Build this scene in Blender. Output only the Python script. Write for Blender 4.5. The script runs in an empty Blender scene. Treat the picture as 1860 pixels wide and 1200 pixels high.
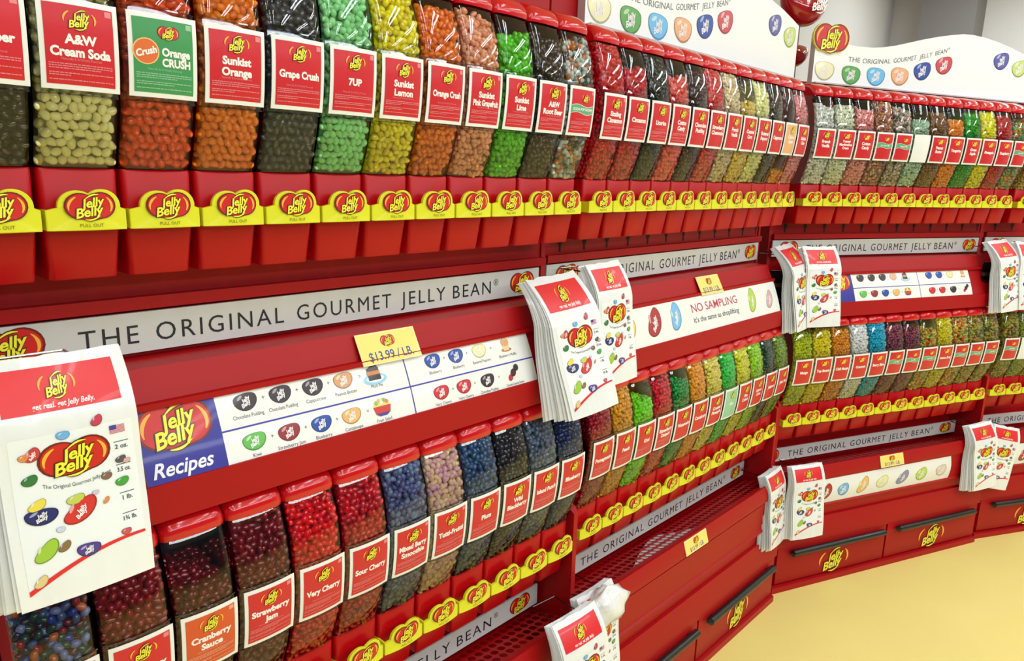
import bpy, math, random
import numpy as np
from mathutils import Vector, Matrix
random.seed(7)
S = 1.277            # design units -> metres
sc = bpy.context.scene
C = sc.collection

# ------------------------------------------------------------------ camera
CAM = (-0.10346, -1.10715, 1.24726); YAW, PITCH, ROLL = 0.819714, -0.21325, 0.0271957
def cam_rows():
    cy, sy, cp, sp = math.cos(YAW), math.sin(YAW), math.cos(PITCH), math.sin(PITCH)
    f = np.array([sy*cp, cy*cp, sp]); r = np.cross(f, [0, 0, 1]); r /= np.linalg.norm(r); u = np.cross(r, f)
    c, s = math.cos(ROLL), math.sin(ROLL)
    return c*r+s*u, -s*r+c*u, -f
cr, cu, cb = cam_rows()
cd = bpy.data.cameras.new('camera'); cam = bpy.data.objects.new('camera', cd); C.objects.link(cam)
cd.sensor_width = 36; cd.lens = 1311.2/1860*36; cd.clip_start = .02
cam.matrix_world = Matrix([[cr[0], cu[0], cb[0], CAM[0]*S], [cr[1], cu[1], cb[1], CAM[1]*S], [cr[2], cu[2], cb[2], CAM[2]*S], [0, 0, 0, 1]])
sc.camera = cam

# ------------------------------------------------------------------ light
sc.view_settings.view_transform = 'Standard'; sc.view_settings.look = 'None'
sc.view_settings.exposure = -.22; sc.view_settings.gamma = 1; sc.view_settings.use_curve_mapping = False
w = bpy.data.worlds.new('world'); sc.world = w; w.use_nodes = True
w.node_tree.nodes['Background'].inputs[0].default_value = (.86, .93, 1, 1)
w.node_tree.nodes['Background'].inputs[1].default_value = .16
CEIL = 2.55
TUBES = []
for ix in range(7):
    for iy in range(2):
        for k in (-.055, .055):
            TUBES.append((-1.35+ix*.95+k, -1.05-iy*1.5-.55))
TUBES += [(4.35, -.45), (4.46, -.45)]  # extra unseen pair without housing, added to brighten the background wall
for (x, y) in TUBES:
    l = bpy.data.lights.new('tube_light', 'AREA'); l.shape = 'RECTANGLE'; l.size = .045*S; l.size_y = 1.1*S
    l.energy = 8 if y < -.5 else 14; l.color = (.84, .92, 1)
    o = bpy.data.objects.new('tube_light', l); C.objects.link(o); o.location = (x*S, y*S, (CEIL-.06)*S)
l = bpy.data.lights.new('front_fill', 'AREA'); l.shape = 'RECTANGLE'; l.size = 4.5*S; l.size_y = .12*S  # unseen fill added to brighten the bin fronts from the aisle side
l.energy = 62; l.color = (.88, .94, 1)
o = bpy.data.objects.new('front_fill', l); C.objects.link(o); o.location = (1.2*S, -3.6*S, 2.1*S)
o.rotation_euler = (math.radians(55), 0, 0)

# ------------------------------------------------------------------ materials
MC = {}
def lin(c): return tuple(((v/255+.055)/1.055)**2.4 if v > 10 else v/255/12.92 for v in c)
def mat(name, col, rough=.4, coat=0, spec=.5, metal=0, noise=0, srgb=True):
    if name in MC: return MC[name]
    m = bpy.data.materials.new(name); m.use_nodes = True; n = m.node_tree.nodes; b = n['Principled BSDF']
    c = lin(col) if srgb else col
    b.inputs['Base Color'].default_value = (*c, 1); b.inputs['Roughness'].default_value = rough
    b.inputs['Coat Weight'].default_value = coat; b.inputs['Coat Roughness'].default_value = .06
    b.inputs['Specular IOR Level'].default_value = spec; b.inputs['Metallic'].default_value = metal
    if noise:
        L = m.node_tree.links; t = n.new('ShaderNodeTexNoise'); t.inputs['Scale'].default_value = noise[0]; t.inputs['Detail'].default_value = 5
        tc = n.new('ShaderNodeTexCoord'); L.new(tc.outputs['Object'], t.inputs['Vector'])
        mx = n.new('ShaderNodeMix'); mx.data_type = 'RGBA'
        mx.inputs[6].default_value = (*c, 1); mx.inputs[7].default_value = (*[v*noise[1] for v in c], 1)
        L.new(t.outputs['Fac'], mx.inputs[0]); L.new(mx.outputs[2], b.inputs['Base Color'])
        bp = n.new('ShaderNodeBump'); bp.inputs['Strength'].default_value = noise[2] if len(noise) > 2 else .05
        L.new(t.outputs['Fac'], bp.inputs['Height']); L.new(bp.outputs[0], b.inputs['Normal'])
    MC[name] = m; return m
def pm(c):           # printed ink of a given colour
    return mat('print_%02x%02x%02x' % c, c, .38, .15)
RED = mat('red_enamel', (176, 8, 16), .45, 0, .28, noise=(3, .82, .01))
PLASTIC = mat('red_plastic', (180, 5, 16), .33, 0, .28)
LIDM = mat('red_lid_plastic', (200, 8, 20), .16, .35)
YEL = mat('yellow_plastic', (224, 222, 34), .35, .2)
BLACK = mat('black_plastic', (18, 18, 20), .35, .2)
DARK = mat('dark_slot', (10, 6, 8), .7)
WHITE = mat('white_card', (238, 238, 236), .35, .2)
STRIP = mat('satin_white_metal', (214, 216, 212), .28, .3, noise=(6, .88, .02))
SIGNW = mat('white_sign_board', (244, 246, 248), .4, .1)
GREY = mat('grey_sign_edge', (200, 186, 184), .5)
BINBACK = mat('smoky_bin_back', (44, 36, 46), .25, .3)
def clear(name, tint, fac_scale=1.0, rough=.02):
    m = bpy.data.materials.new(name); m.use_nodes = True; n = m.node_tree.nodes; L = m.node_tree.links
    n.remove(n['Principled BSDF']); t = n.new('ShaderNodeBsdfTransparent'); t.inputs[0].default_value = (*tint, 1)
    g = n.new('ShaderNodeBsdfGlossy'); g.inputs['Roughness'].default_value = rough
    f = n.new('ShaderNodeFresnel'); f.inputs['IOR'].default_value = 1.5
    mm = n.new('ShaderNodeMath'); mm.operation = 'MULTIPLY'; mm.inputs[1].default_value = fac_scale; mm.use_clamp = True
    mx = n.new('ShaderNodeMixShader'); L.new(f.outputs[0], mm.inputs[0]); L.new(mm.outputs[0], mx.inputs[0])
    L.new(t.outputs[0], mx.inputs[1]); L.new(g.outputs[0], mx.inputs[2]); L.new(mx.outputs[0], n['Material Output'].inputs[0])
    return m
CLEAR = clear('clear_acrylic', (.99, .99, .99), 1.1)
CLEAR2 = clear('clear_card_holder', (.92, .93, .95), 1.2)
def film(name, op, col):
    m = bpy.data.materials.new(name); m.use_nodes = True; n = m.node_tree.nodes; L = m.node_tree.links
    b = n['Principled BSDF']; b.inputs['Base Color'].default_value = (*col, 1); b.inputs['Roughness'].default_value = .18; b.inputs['Coat Weight'].default_value = .5
    t = n.new('ShaderNodeBsdfTransparent'); mx = n.new('ShaderNodeMixShader'); mx.inputs[0].default_value = op
    tc = n.new('ShaderNodeTexCoord'); no = n.new('ShaderNodeTexNoise'); no.inputs['Scale'].default_value = 14; no.inputs['Detail'].default_value = 2
    mp = n.new('ShaderNodeMapping'); mp.inputs['Scale'].default_value = (1.6, 1, .5)
    L.new(tc.outputs['Object'], mp.inputs[0]); L.new(mp.outputs[0], no.inputs['Vector'])
    bp = n.new('ShaderNodeBump'); bp.inputs['Strength'].default_value = .35; bp.inputs['Distance'].default_value = .02
    L.new(no.outputs['Fac'], bp.inputs['Height']); L.new(bp.outputs[0], b.inputs['Normal'])
    L.new(t.outputs[0], mx.inputs[1]); L.new(b.outputs[0], mx.inputs[2]); L.new(mx.outputs[0], n['Material Output'].inputs[0])
    return m
FILM = film('milky_bag_film', .62, (.86, .87, .88))
FILMW = film('white_bag_film', .93, (.9, .91, .92))

def bean_mat():      # one glossy sugar shell; colour comes from each object, a little different from bean to bean
    m = bpy.data.materials.new('jelly_bean_shell'); m.use_nodes = True; n = m.node_tree.nodes; L = m.node_tree.links; b = n['Principled BSDF']
    oi = n.new('ShaderNodeObjectInfo'); g = n.new('ShaderNodeNewGeometry')
    mr = n.new('ShaderNodeMapRange'); mr.inputs['To Min'].default_value = .86; mr.inputs['To Max'].default_value = 1.5
    hs = n.new('ShaderNodeHueSaturation'); L.new(g.outputs['Random Per Island'], mr.inputs['Value'])
    L.new(oi.outputs['Color'], hs.inputs['Color']); L.new(mr.outputs[0], hs.inputs['Value'])
    h2 = n.new('ShaderNodeMapRange'); h2.inputs['To Min'].default_value = .498; h2.inputs['To Max'].default_value = .502
    wn = n.new('ShaderNodeTexWhiteNoise'); wn.noise_dimensions = '1D'; L.new(g.outputs['Random Per Island'], wn.inputs['W'])
    L.new(wn.outputs['Value'], h2.inputs['Value']); L.new(h2.outputs[0], hs.inputs['Hue'])
    L.new(hs.outputs[0], b.inputs['Base Color']); hs.inputs['Saturation'].default_value = 1.06; b.inputs['Roughness'].default_value = .2; b.inputs['Coat Weight'].default_value = .8
    b.inputs['Coat Roughness'].default_value = .05
    b.inputs['Subsurface Weight'].default_value = .6; b.inputs['Subsurface Radius'].default_value = (1, 1, 1); b.inputs['Subsurface Scale'].default_value = .008
    return m
BEAN = bean_mat()
def mix_mat(name, cols):
    m = bpy.data.materials.new(name); m.use_nodes = True; n = m.node_tree.nodes; L = m.node_tree.links; b = n['Principled BSDF']
    g = n.new('ShaderNodeNewGeometry'); r = n.new('ShaderNodeValToRGB'); r.color_ramp.interpolation = 'CONSTANT'
    e = r.color_ramp.elements
    while len(e) > 1: e.remove(e[0])
    e[0].position = 0; e[0].color = (*lin(cols[0]), 1)
    for i, c in enumerate(cols[1:], 1):
        q = e.new(i/len(cols)); q.color = (*lin(c), 1)
    L.new(g.outputs['Random Per Island'], r.inputs[0]); L.new(r.outputs[0], b.inputs['Base Color'])
    b.inputs['Roughness'].default_value = .22; b.inputs['Coat Weight'].default_value = .4
    return m

# ------------------------------------------------------------------ mesh building
class MB:
    def __init__(s): s.v = []; s.f = []; s.m = []; s.mats = []
    def mi(s, m):
        if m not in s.mats: s.mats.append(m)
        return s.mats.index(m)
    def add(s, verts, faces, m):
        k = len(s.v); i = s.mi(m); s.v.extend(verts)
        for f in faces: s.f.append(tuple(k+a for a in f)); s.m.append(i)
    def box(s, x0, x1, y0, y1, z0, z1, m):
        v = [(x, y, z) for x in (x0, x1) for y in (y0, y1) for z in (z0, z1)]
        s.add(v, [(0, 1, 3, 2), (4, 6, 7, 5), (0, 4, 5, 1), (2, 3, 7, 6), (0, 2, 6, 4), (1, 5, 7, 3)], m)
    def prism(s, prof, x0, x1, m):        # prof: (depth out of wall, z) polygon, extruded along x
        n = len(prof); v = [(x0, -d, z) for d, z in prof]+[(x1, -d, z) for d, z in prof]
        s.add(v, [tuple(range(n)), tuple(range(2*n-1, n-1, -1))]+[(i, i+n, (i+1) % n+n, (i+1) % n) for i in range(n)], m)
    def grid(s, P, m, closed=False):      # P rows x cols of points
        R, Q = len(P), len(P[0]); v = [p for row in P for p in row]
        f = [(i*Q+j, i*Q+(j+1) % Q, (i+1)*Q+(j+1) % Q, (i+1)*Q+j) for i in range(R-1) for j in range(Q if closed else Q-1)]
        s.add(v, f, m)
    def tube(s, pts, r, m, n=10, cap=True):
        pts = [Vector(p) for p in pts]; rings = []
        for i, p in enumerate(pts):
            t = (pts[min(i+1, len(pts)-1)]-pts[max(i-1, 0)]).normalized()
            a = t.cross(Vector((0, 0, 1)) if abs(t.z) < .9 else Vector((1, 0, 0))).normalized(); b = t.cross(a)
            rr = r[i] if isinstance(r, (list, tuple)) else r
            rings.append([tuple(p+a*rr*math.cos(q*2*math.pi/n)+b*rr*math.sin(q*2*math.pi/n)) for q in range(n)])
        k = len(s.v); s.grid(rings, m, True)
        if cap:
            i = s.mi(m); s.f.append(tuple(range(k, k+n))); s.m.append(i)
            e = k+(len(pts)-1)*n; s.f.append(tuple(range(e, e+n))); s.m.append(i)
    def mesh(s, name, ang=.7):
        me = bpy.data.meshes.new(name); me.from_pydata([(a*S, b*S, c*S) for a, b, c in s.v], [], s.f)
        for m in s.mats: me.materials.append(m)
        me.polygons.foreach_set('material_index', s.m)
        me.polygons.foreach_set('use_smooth', [True]*len(s.f)); me.update(); me.set_sharp_from_angle(angle=ang)
        return me
    def obj(s, name, parent=None, ang=.7):
        return link(name, s.mesh(name, ang), parent)
def link(name, me, parent=None):
    o = bpy.data.objects.new(name, me); C.objects.link(o)
    if parent: o.parent = parent
    return o
def empty(name, loc, rz=0, label=None, cat=None, group=None):
    o = bpy.data.objects.new(name, None); C.objects.link(o); o.empty_display_size = .05
    o.location = [c*S for c in loc]; o.rotation_euler = (0, 0, rz); tag(o, label, cat, group); return o
def tag(o, label=None, cat=None, group=None, kind=None):
    if label: o['label'] = label
    if cat: o['category'] = cat
    if group: o['group'] = group
    if kind: o['kind'] = kind
    return o
UN = {1: (0, 0, 0), 2: (.95485, .01431, -.008095), 3: (2.06425, -.00116, -.408762), 4: (2.98017, -.38268, -.514332)}
def u2w(u, p):
    ox, oy, a = UN[u]; c, s = math.cos(a), math.sin(a)
    return (ox+c*p[0]-s*p[1], oy+s*p[0]+c*p[1], p[2])

# ------------------------------------------------------------------ flat printing: polygons with a material and a layer height
TC = {}
def text_geo(s, bold=0, shear=0, sp=1):
    k = (s, bold, shear, sp)
    if k in TC: return TC[k]
    c = bpy.data.curves.new('t', 'FONT'); c.body = s; c.size = 1; c.offset = bold; c.shear = shear; c.space_character = sp; c.resolution_u = 3; c.fill_mode = 'FRONT'
    o = bpy.data.objects.new('t', c); C.objects.link(o); dg = bpy.context.evaluated_depsgraph_get(); dg.update()
    me = bpy.data.meshes.new_from_object(o.evaluated_get(dg))
    v = [(p.co.x, p.co.y) for p in me.vertices]; f = [tuple(p.vertices) for p in me.polygons]
    bpy.data.objects.remove(o); bpy.data.curves.remove(c); bpy.data.meshes.remove(me)
    xs = [p[0] for p in v] or [0, 1]; TC[k] = (v, f, min(xs), max(xs)); return TC[k]
class Print:
    def __init__(s): s.p = []
    def poly(s, pts, m, h=1): s.p.append((list(pts), [tuple(range(len(pts)))], m, h))
    def rect(s, x0, y0, x1, y1, m, h=1, n=1, k=1):
        v = [(x0+(x1-x0)*i/n, y0+(y1-y0)*j/k) for j in range(k+1) for i in range(n+1)]
        s.p.append((v, [(j*(n+1)+i, j*(n+1)+i+1, (j+1)*(n+1)+i+1, (j+1)*(n+1)+i) for j in range(k) for i in range(n)], m, h))
    def fan(s, cx, cy, pts, m, h=1):
        n = len(pts); s.p.append(([(cx, cy)]+list(pts), [(0, i+1, (i+1) % n+1) for i in range(n)], m, h))
    def ell(s, cx, cy, rx, ry, m, h=1, rot=0, n=20, kidney=0):
        c, q = math.cos(rot), math.sin(rot); pts = []
        for i in range(n):
            a = 2*math.pi*i/n; x = rx*math.cos(a); y = ry*math.sin(a)+kidney*ry*(1-2*(x/rx)**2)*-1*(1 if math.sin(a) > 0 else .55)
            pts.append((cx+c*x-q*y, cy+q*x+c*y))
        s.fan(cx+q*kidney*ry*.4*0, cy, pts, m, h)
    def band(s, P, Q, m, h=1):
        n = len(P); s.p.append((list(P)+list(Q), [(i, i+1, n+i+1, n+i) for i in range(n-1)], m, h))
    def text(s, t, cx, cy, size, m, h=1, bold=0, shear=0, maxw=None, rot=0, left=False, warp=None, track=0, sp=1):
        v, f, a, b = text_geo(t, bold, shear, sp); sx = size
        if maxw and (b-a)*sx > maxw: sx = maxw/(b-a)
        if track: sx = track/(b-a)
        c, q = math.cos(rot), math.sin(rot); o = a if left else (a+b)/2
        pts = []
        for x, y in v:
            x = (x-o)*sx; y = (y-.35)*size
            X, Y = cx+c*x-q*y, cy+q*x+c*y
            if warp: Y += warp(X)
            pts.append((X, Y))
        s.p.append((pts, f, m, h))
    def build(s, mb, fn, dh=.00025):
        for pts, f, m, h in s.p: mb.add([fn(x, y, h*dh) for x, y in pts], f, m)

KR, KY, KD, KO = (206, 26, 22), (246, 236, 60), (52, 34, 10), (250, 180, 60)
def lobes(k=1.0, n=44):
    E = [(-.2, .01, .3, .27), (.2, .025, .3, .275), (0, -.045, .34, .245)]; out = []
    for i in range(n):
        a = 2*math.pi*i/n; dx, dy = math.cos(a), math.sin(a); r = 0
        for ex, ey, rx, ry in E:
            A = (dx/rx)**2+(dy/ry)**2; B = -2*(dx*ex/rx**2+dy*ey/ry**2); D = (ex/rx)**2+(ey/ry)**2-1
            q = B*B-4*A*D
            if q > 0: r = max(r, (-B+math.sqrt(q))/(2*A))
        out.append((dx*r*k, dy*r*k))
    return out
def logo(pr, cx, cy, w, body=True, h=3, lod=2, white=False, rot=.0, ink=None):
    T = lambda x, y: (cx+w*(x*math.cos(rot)-y*math.sin(rot)), cy+w*(x*math.sin(rot)+y*math.cos(rot)))
    if body:
        pr.fan(*T(0, 0), [T(x*1.06, y*1.08) for x, y in lobes(1, 36 if lod else 20)], pm((110, 20, 10)), h)
        pr.fan(*T(0, 0), [T(x, y) for x, y in lobes(.985, 36 if lod else 20)], pm(KR), h+1)
    def arc(ex, ey, rx, ry, a0, a1, th, m, hh):
        P, Q = [], []
        for i in range(9):
            t = i/8; a = math.radians(a0+(a1-a0)*t); k = th*math.sin(math.pi*min(1, max(.0, .12+t*.8)))
            P.append(T(ex+rx*math.cos(a), ey+ry*math.sin(a))); Q.append(T(ex+(rx-k)*math.cos(a), ey+(ry-k)*math.sin(a)))
        pr.band(P, Q, m, hh)
    if not white:
        arc(-.2, .01, .265, .225, 110, 205, .055, pm(KO), h+2); arc(.2, .02, .265, .225, -38, 58, .055, pm(KO), h+2)
    yk = pm((250, 250, 250)) if white else pm(KY)
    def tx(t, x, y, sz, m, hh, b):
        X, Y = T(x, y); pr.text(t, X, Y, sz*w, m, hh, bold=b, shear=.28, rot=rot+.17)
    def sw(y0, sg, m, hh, th):
        P, Q = [], []
        for i in range(9):
            t = i/8; x = (-.13+.3*t) if sg > 0 else (-.14+.32*t); y = y0+sg*.05*math.sin(math.pi*t*.9)+.1*(t-.5)
            k = th*(.35+.65*math.sin(math.pi*t)); P.append(T(x, y+k)); Q.append(T(x, y-k))
        pr.band(P, Q, m, hh)
    if lod >= 1 and not white:
        dk = pm(KD)
        tx('Jelly', .035, .095, .27, dk, h+3, .075); tx('Belly', -.035, -.105, .29, dk, h+3, .075)
        sw(.2, 1, dk, h+3, .036); sw(-.235, -1, dk, h+3, .036)
    tx('Jelly', .035, .095, .27, yk, h+4, .028); tx('Belly', -.035, -.105, .29, yk, h+4, .028)
    if lod >= 1: sw(.2, 1, yk, h+4, .018); sw(-.235, -1, yk, h+4, .018)
def bean2d(pr, cx, cy, rx, ry, c, rot=0, mark=True, h=1):
    dk = tuple(int(v*.72) for v in c)
    pr.ell(cx, cy, rx, ry, pm(dk), h, rot, 22, .16); pr.ell(cx-.02*rx, cy+.04*ry, rx*.93, ry*.9, pm(c), h+1, rot, 22, .16)
    pr.ell(cx-.45*rx, cy+.4*ry, rx*.28, ry*.16, pm(tuple(int(v+(255-v)*.55) for v in c)), h+2, rot+.5, 10)
    if mark:
        a = rot+.65; wv = pm((248, 244, 246))
        pr.text('Jelly', cx+.02*rx, cy+.2*ry, ry*.62, wv, h+3, .03, .2, maxw=rx*1.1, rot=a*.55)
        pr.text('Belly', cx-.02*rx, cy-.3*ry, ry*.62, wv, h+3, .03, .2, maxw=rx*1.1, rot=a*.55)

# ------------------------------------------------------------------ the room
def slab(name, x0, x1, y0, y1, z0, z1, m):
    b = MB(); b.box(x0, x1, y0, y1, z0, z1, m); return tag(b.obj(name), kind='structure')
FLOOR = mat('yellow_vinyl_floor', (250, 232, 142), .42, .12, noise=(2.2, .9, .01))
WALL = mat('grey_painted_wall', (226, 222, 218), .7, noise=(1.5, .93))
slab('floor', -3.4, 5.6, -5.6, 1.6, -.05, 0, FLOOR)
slab('ceiling', -3.4, 5.6, -5.6, 1.6, CEIL, CEIL+.05, mat('white_ceiling', (232, 232, 228), .8))
slab('wall_right', 5.2, 5.3, -5.6, 1.6, 0, CEIL, WALL)
slab('wall_back', -3.4, 5.2, .55, .65, 0, CEIL, WALL)
b = MB(); b.box(4.98, 5.2, .03, .33, 0, CEIL, mat('shade_toned_column', (124, 119, 116), .7))  # the column's shade is put into this darker base colour
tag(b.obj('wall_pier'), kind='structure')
# ceiling luminaires (housings of the tube lights)
lum = None
for ix in range(7):
    for iy in range(2):
        b = MB()
        x, y = -1.35+ix*.95, -1.05-iy*1.5-.55
        if lum is None:
            b.box(-.11, .11, -.6, .6, -.045, 0, mat('white_luminaire_enamel', (235, 235, 232), .4)); lum = b.mesh('ceiling_light')
        o = link('ceiling_light', lum); o.location = (x*S, y*S, CEIL*S)
        tag(o, 'white twin tube ceiling light running out from the candy wall', 'ceiling light', 'twin tube ceiling lights')

# ------------------------------------------------------------------ display stands
POS = {1: 'nearest', 2: 'second', 3: 'third', 4: 'farthest'}
BC = {'choc': (48, 26, 40), 'tan': (216, 160, 110), 'green': (96, 186, 74), 'jam': (150, 28, 38), 'blue': (24, 70, 168), 'cant': (232, 178, 104), 'cream': (236, 226, 160), 'red': (204, 30, 48)}
def panel_fn(dt, zt, db, zb, bulge=0):
    def f(x, z, h):
        t = (zt-z)/(zt-zb); return (x, -(dt+(db-dt)*t+bulge*math.sin(math.pi*min(1, max(0, t)))+h), z)
    return f
def sheet(mb, pr, x0, x1, z0, z1, fn, m, th=.002):   # a card with real thickness carrying a print
    pr2 = [[fn(x0+(x1-x0)*i/6, z0+(z1-z0)*j/5, 0) for i in range(7)] for j in range(6)]
    bk = [[(p[0], p[1]+th, p[2]) for p in row] for row in pr2]
    mb.grid(pr2, m); mb.grid(bk[::-1], m)
    mb.grid([[r[0] for r in pr2], [r[0] for r in bk]], m); mb.grid([[r[-1] for r in bk], [r[-1] for r in pr2]], m)
    mb.grid([pr2[-1], bk[-1]], m); mb.grid([bk[0], pr2[0]], m)
    if pr: pr.build(mb, fn)
def strip(parent, z0, z1, d, x0, x1, lod=2):
    b = MB(); p = Print(); h = z1-z0; zc = (z0+z1)/2; ink = pm((30, 32, 44))
    logo(p, .072, zc, h*1.42, True, 1, lod); logo(p, .877, zc, h*1.28, True, 1, lod)
    words = [('THE', .14, .204), ('ORIGINAL', .224, .393), ('GOURMET', .413, .576), ('JELLY', .595, .688), ('BEAN', .705, .795)]
    for t, a, c in words: p.text(t, a, zc-.0015, h*.66, ink, 1, track=c-a, left=True, sp=1.22)
    p.text('®', .808, zc+.006, h*.34, ink, 1)
    sheet(b, p, x0, x1, z0, z1, panel_fn(d, z1, d, z0), STRIP, .004)
    return b.obj('sign_strip', parent)
def food(p, k, x, z):
    g = lambda *c: pm(c)
    if k == 'pie':
        p.ell(x, z-.008, .02, .0075, g(150, 205, 232), 1); p.ell(x, z-.007, .015, .005, g(225, 240, 248), 2)
        p.rect(x-.011, z-.009, x+.01, z-.002, g(40, 20, 16), 3); p.rect(x-.012, z-.002, x+.01, z+.003, g(200, 120, 50), 3)
        p.rect(x-.011, z+.003, x+.009, z+.007, g(52, 24, 18), 3); p.poly([(x-.011, z+.006), (x+.009, z+.006), (x+.004, z+.014)], g(44, 20, 16), 3)
    if k == 'salad':
        p.ell(x, z+.004, .014, .008, g(236, 216, 120), 1)
        for i in range(5): p.ell(x-.009+i*.0045, z+.007+(i % 2)*.002, .003, .003, g(*[(110, 180, 60), (240, 160, 60), (240, 240, 200), (90, 170, 60), (230, 90, 60)][i]), 2, n=8)
        p.poly([(x-.015, z+.002), (x+.015, z+.002), (x+.012, z-.008), (x+.006, z-.011), (x-.006, z-.011), (x-.012, z-.008)], g(206, 60, 50), 3)
        p.poly([(x-.0115, z-.007), (x+.0115, z-.007), (x+.006, z-.011), (x-.006, z-.011)], g(70, 60, 150), 4)
    if k == 'muffin':
        p.ell(x, z-.008, .012, .003, g(190, 120, 70), 1); p.poly([(x-.008, z+.001), (x+.008, z+.001), (x+.006, z-.009), (x-.006, z-.009)], g(238, 205, 160), 2)
        p.ell(x, z+.004, .009, .006, g(222, 168, 104), 3); p.ell(x, z+.010, .004, .003, g(226, 190, 140), 3)
    if k == 'cherries':
        p.ell(x-.008, z-.006, .006, .005, g(190, 40, 60), 1, .5); p.ell(x, z+.001, .007, .006, g(70, 26, 30), 2, .6); p.ell(x+.008, z+.008, .006, .0055, g(40, 24, 26), 3, .5)
def recipe_panel(parent, x0, x1, lod=2):
    b = MB(); p = Print(); zt, zb = .981, .899; nv = pm((36, 30, 150)); ink = pm((50, 48, 60))
    p.rect(x0, zb, .257, zt, nv, 1, 3, 8)
    logo(p, .207, .956, .082, True, 2, lod)
    if lod: p.text('Recipes', .207, .914, .022, pm((240, 240, 250)), 2, bold=.02, shear=.3, maxw=.075)
    p.rect(.257, .9365, x1, .9385, pm((50, 44, 170)), 1); p.rect(.541, zb, .543, zt, pm((50, 44, 170)), 1, 1, 8)
    rows = [(.966, [(.294, 'choc', 'Chocolate Pudding'), (.341, 'choc', 'Chocolate Pudding'), (.388, 'choc', 'Cappuccino'), (.435, 'tan', 'Peanut Butter')], 'pie', 'Mud Pie', .486),
            (.920, [(.294, 'green', 'Kiwi'), (.341, 'jam', 'Strawberry Jam'), (.388, 'blue', 'Blueberry'), (.435, 'cant', 'Cantaloupe')], 'salad', 'Fruit Salad', .486),
            (.966, [(.595, 'blue', 'Blueberry'), (.643, 'blue', 'Blueberry'), (.694, 'cream', 'Buttered Popcorn')], 'muffin', 'Blueberry Muffin', .755),
            (.920, [(.597, 'red', 'Very Cherry'), (.644, 'red', 'Very Cherry'), (.696, 'choc', 'Chocolate Pudding')], 'cherries', 'Chocolate Covered Cherries', .757)]
    for z, bs, fk, ft, fx in rows:
        for i, (x, c, t) in enumerate(bs):
            bean2d(p, x, z, .0155, .0105, BC[c], .08, lod > 0)
            if lod: p.text(t, x, z-.0165, .0062, ink, 1, maxw=.040)
            p.text('+' if i < len(bs)-1 else '=', x+.0235+(0 if i < len(bs)-1 else .003), z, .008, ink, 1)
        food(p, fk, fx, z)
        if lod: p.text(ft, fx, z-.0165, .0062, ink, 1, maxw=.042)
    sheet(b, p, x0, x1, zb, zt, panel_fn(.283, zt, .3165, zb, .002), WHITE, .002)
    return tag(b.obj('recipe_panel', parent), 'white recipe card with blue end block and rows of printed beans')
def notice_panel(parent):
    b = MB(); p = Print(); zt, zb = .983, .898
    for x, z, c, rx, ry, r in [(.268, .943, (176, 44, 44), .034, .022, .85), (.355, .945, (120, 186, 236), .031, .02, 1.2), (.727, .943, (178, 212, 72), .031, .019, 1.2), (.825, .936, (214, 170, 178), .026, .016, .9), (.17, .94, (236, 208, 120), .03, .02, .5)]:
        bean2d(p, x, z, rx, ry, c, r)
    p.text('NO SAMPLING', .427, .9545, .026, pm((196, 44, 84)), 1, track=.221, left=True, bold=.005)
    p.text("It's the same as shoplifting", .427, .9285, .017, pm((44, 44, 50)), 1, track=.219, left=True, bold=.005)
    sheet(b, p, .075, .878, zb, zt, panel_fn(.286, zt, .3175, zb, .002), WHITE, .002)
    return tag(b.obj('notice_panel', parent), 'white no sampling notice with printed beans')
SLOPE_TRAY = [(.205, .352), (.333, .388)]
def tray_mesh():
    b = MB(); x0, x1, nx, ny = .03, .925, 50, 4; wx = (x1-x0)/nx
    (d0, z0), (d1, z1) = SLOPE_TRAY
    def pt(u, v, dz=0): return (u, -(d0+(d1-d0)*v), z0+(z1-z0)*v+dz)
    for i in range(nx):
        for j in range(ny):
            ox = .5*wx*(j % 2)-.25*wx
            cx = x0+(i+.5)*wx; v0, v1 = .16+.72*j/ny, .16+.72*(j+1)/ny; ua, ub = cx-wx/2, cx+wx/2; vc = (v0+v1)/2
            cell = []; hole = []; r = .41
            for k in range(8):
                a = math.pi/8+k*math.pi/4; c, s = math.cos(a), math.sin(a); m_ = max(abs(c), abs(s))
                cell.append((cx+wx/2*c/m_, vc+(v1-v0)/2*s/m_)); hole.append((cx+wx*r*c, vc+(v1-v0)*r*s))
            b.add([pt(*q) for q in cell+hole], [(k, (k+1) % 8, 8+(k+1) % 8, 8+k) for k in range(8)], RED)
            for sx, sy in ((1, 1), (-1, 1), (-1, -1), (1, -1)):
                k = {(1, 1): 0, (-1, 1): 2, (-1, -1): 4, (1, -1): 6}[(sx, sy)]
                b.add([pt(cx+wx/2*sx, vc+(v1-v0)/2*sy), pt(*cell[k]), pt(*cell[k+1])], [(0, 1, 2)], RED)
    for v0, v1 in ((0, .16), (.88, 1)):
        b.add([pt(x0, v0), pt(x1, v0), pt(x1, v1), pt(x0, v1)], [(0, 1, 2, 3)], RED)
    return b.mesh('perforated_tray')
TRAY = None
SIDE = [(0, 0), (.325, 0), (.325, .2), (.312, .235), (.312, .60), (.25, .64), (.203, .70), (.203, 1.53), (0, 1.53)]
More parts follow.
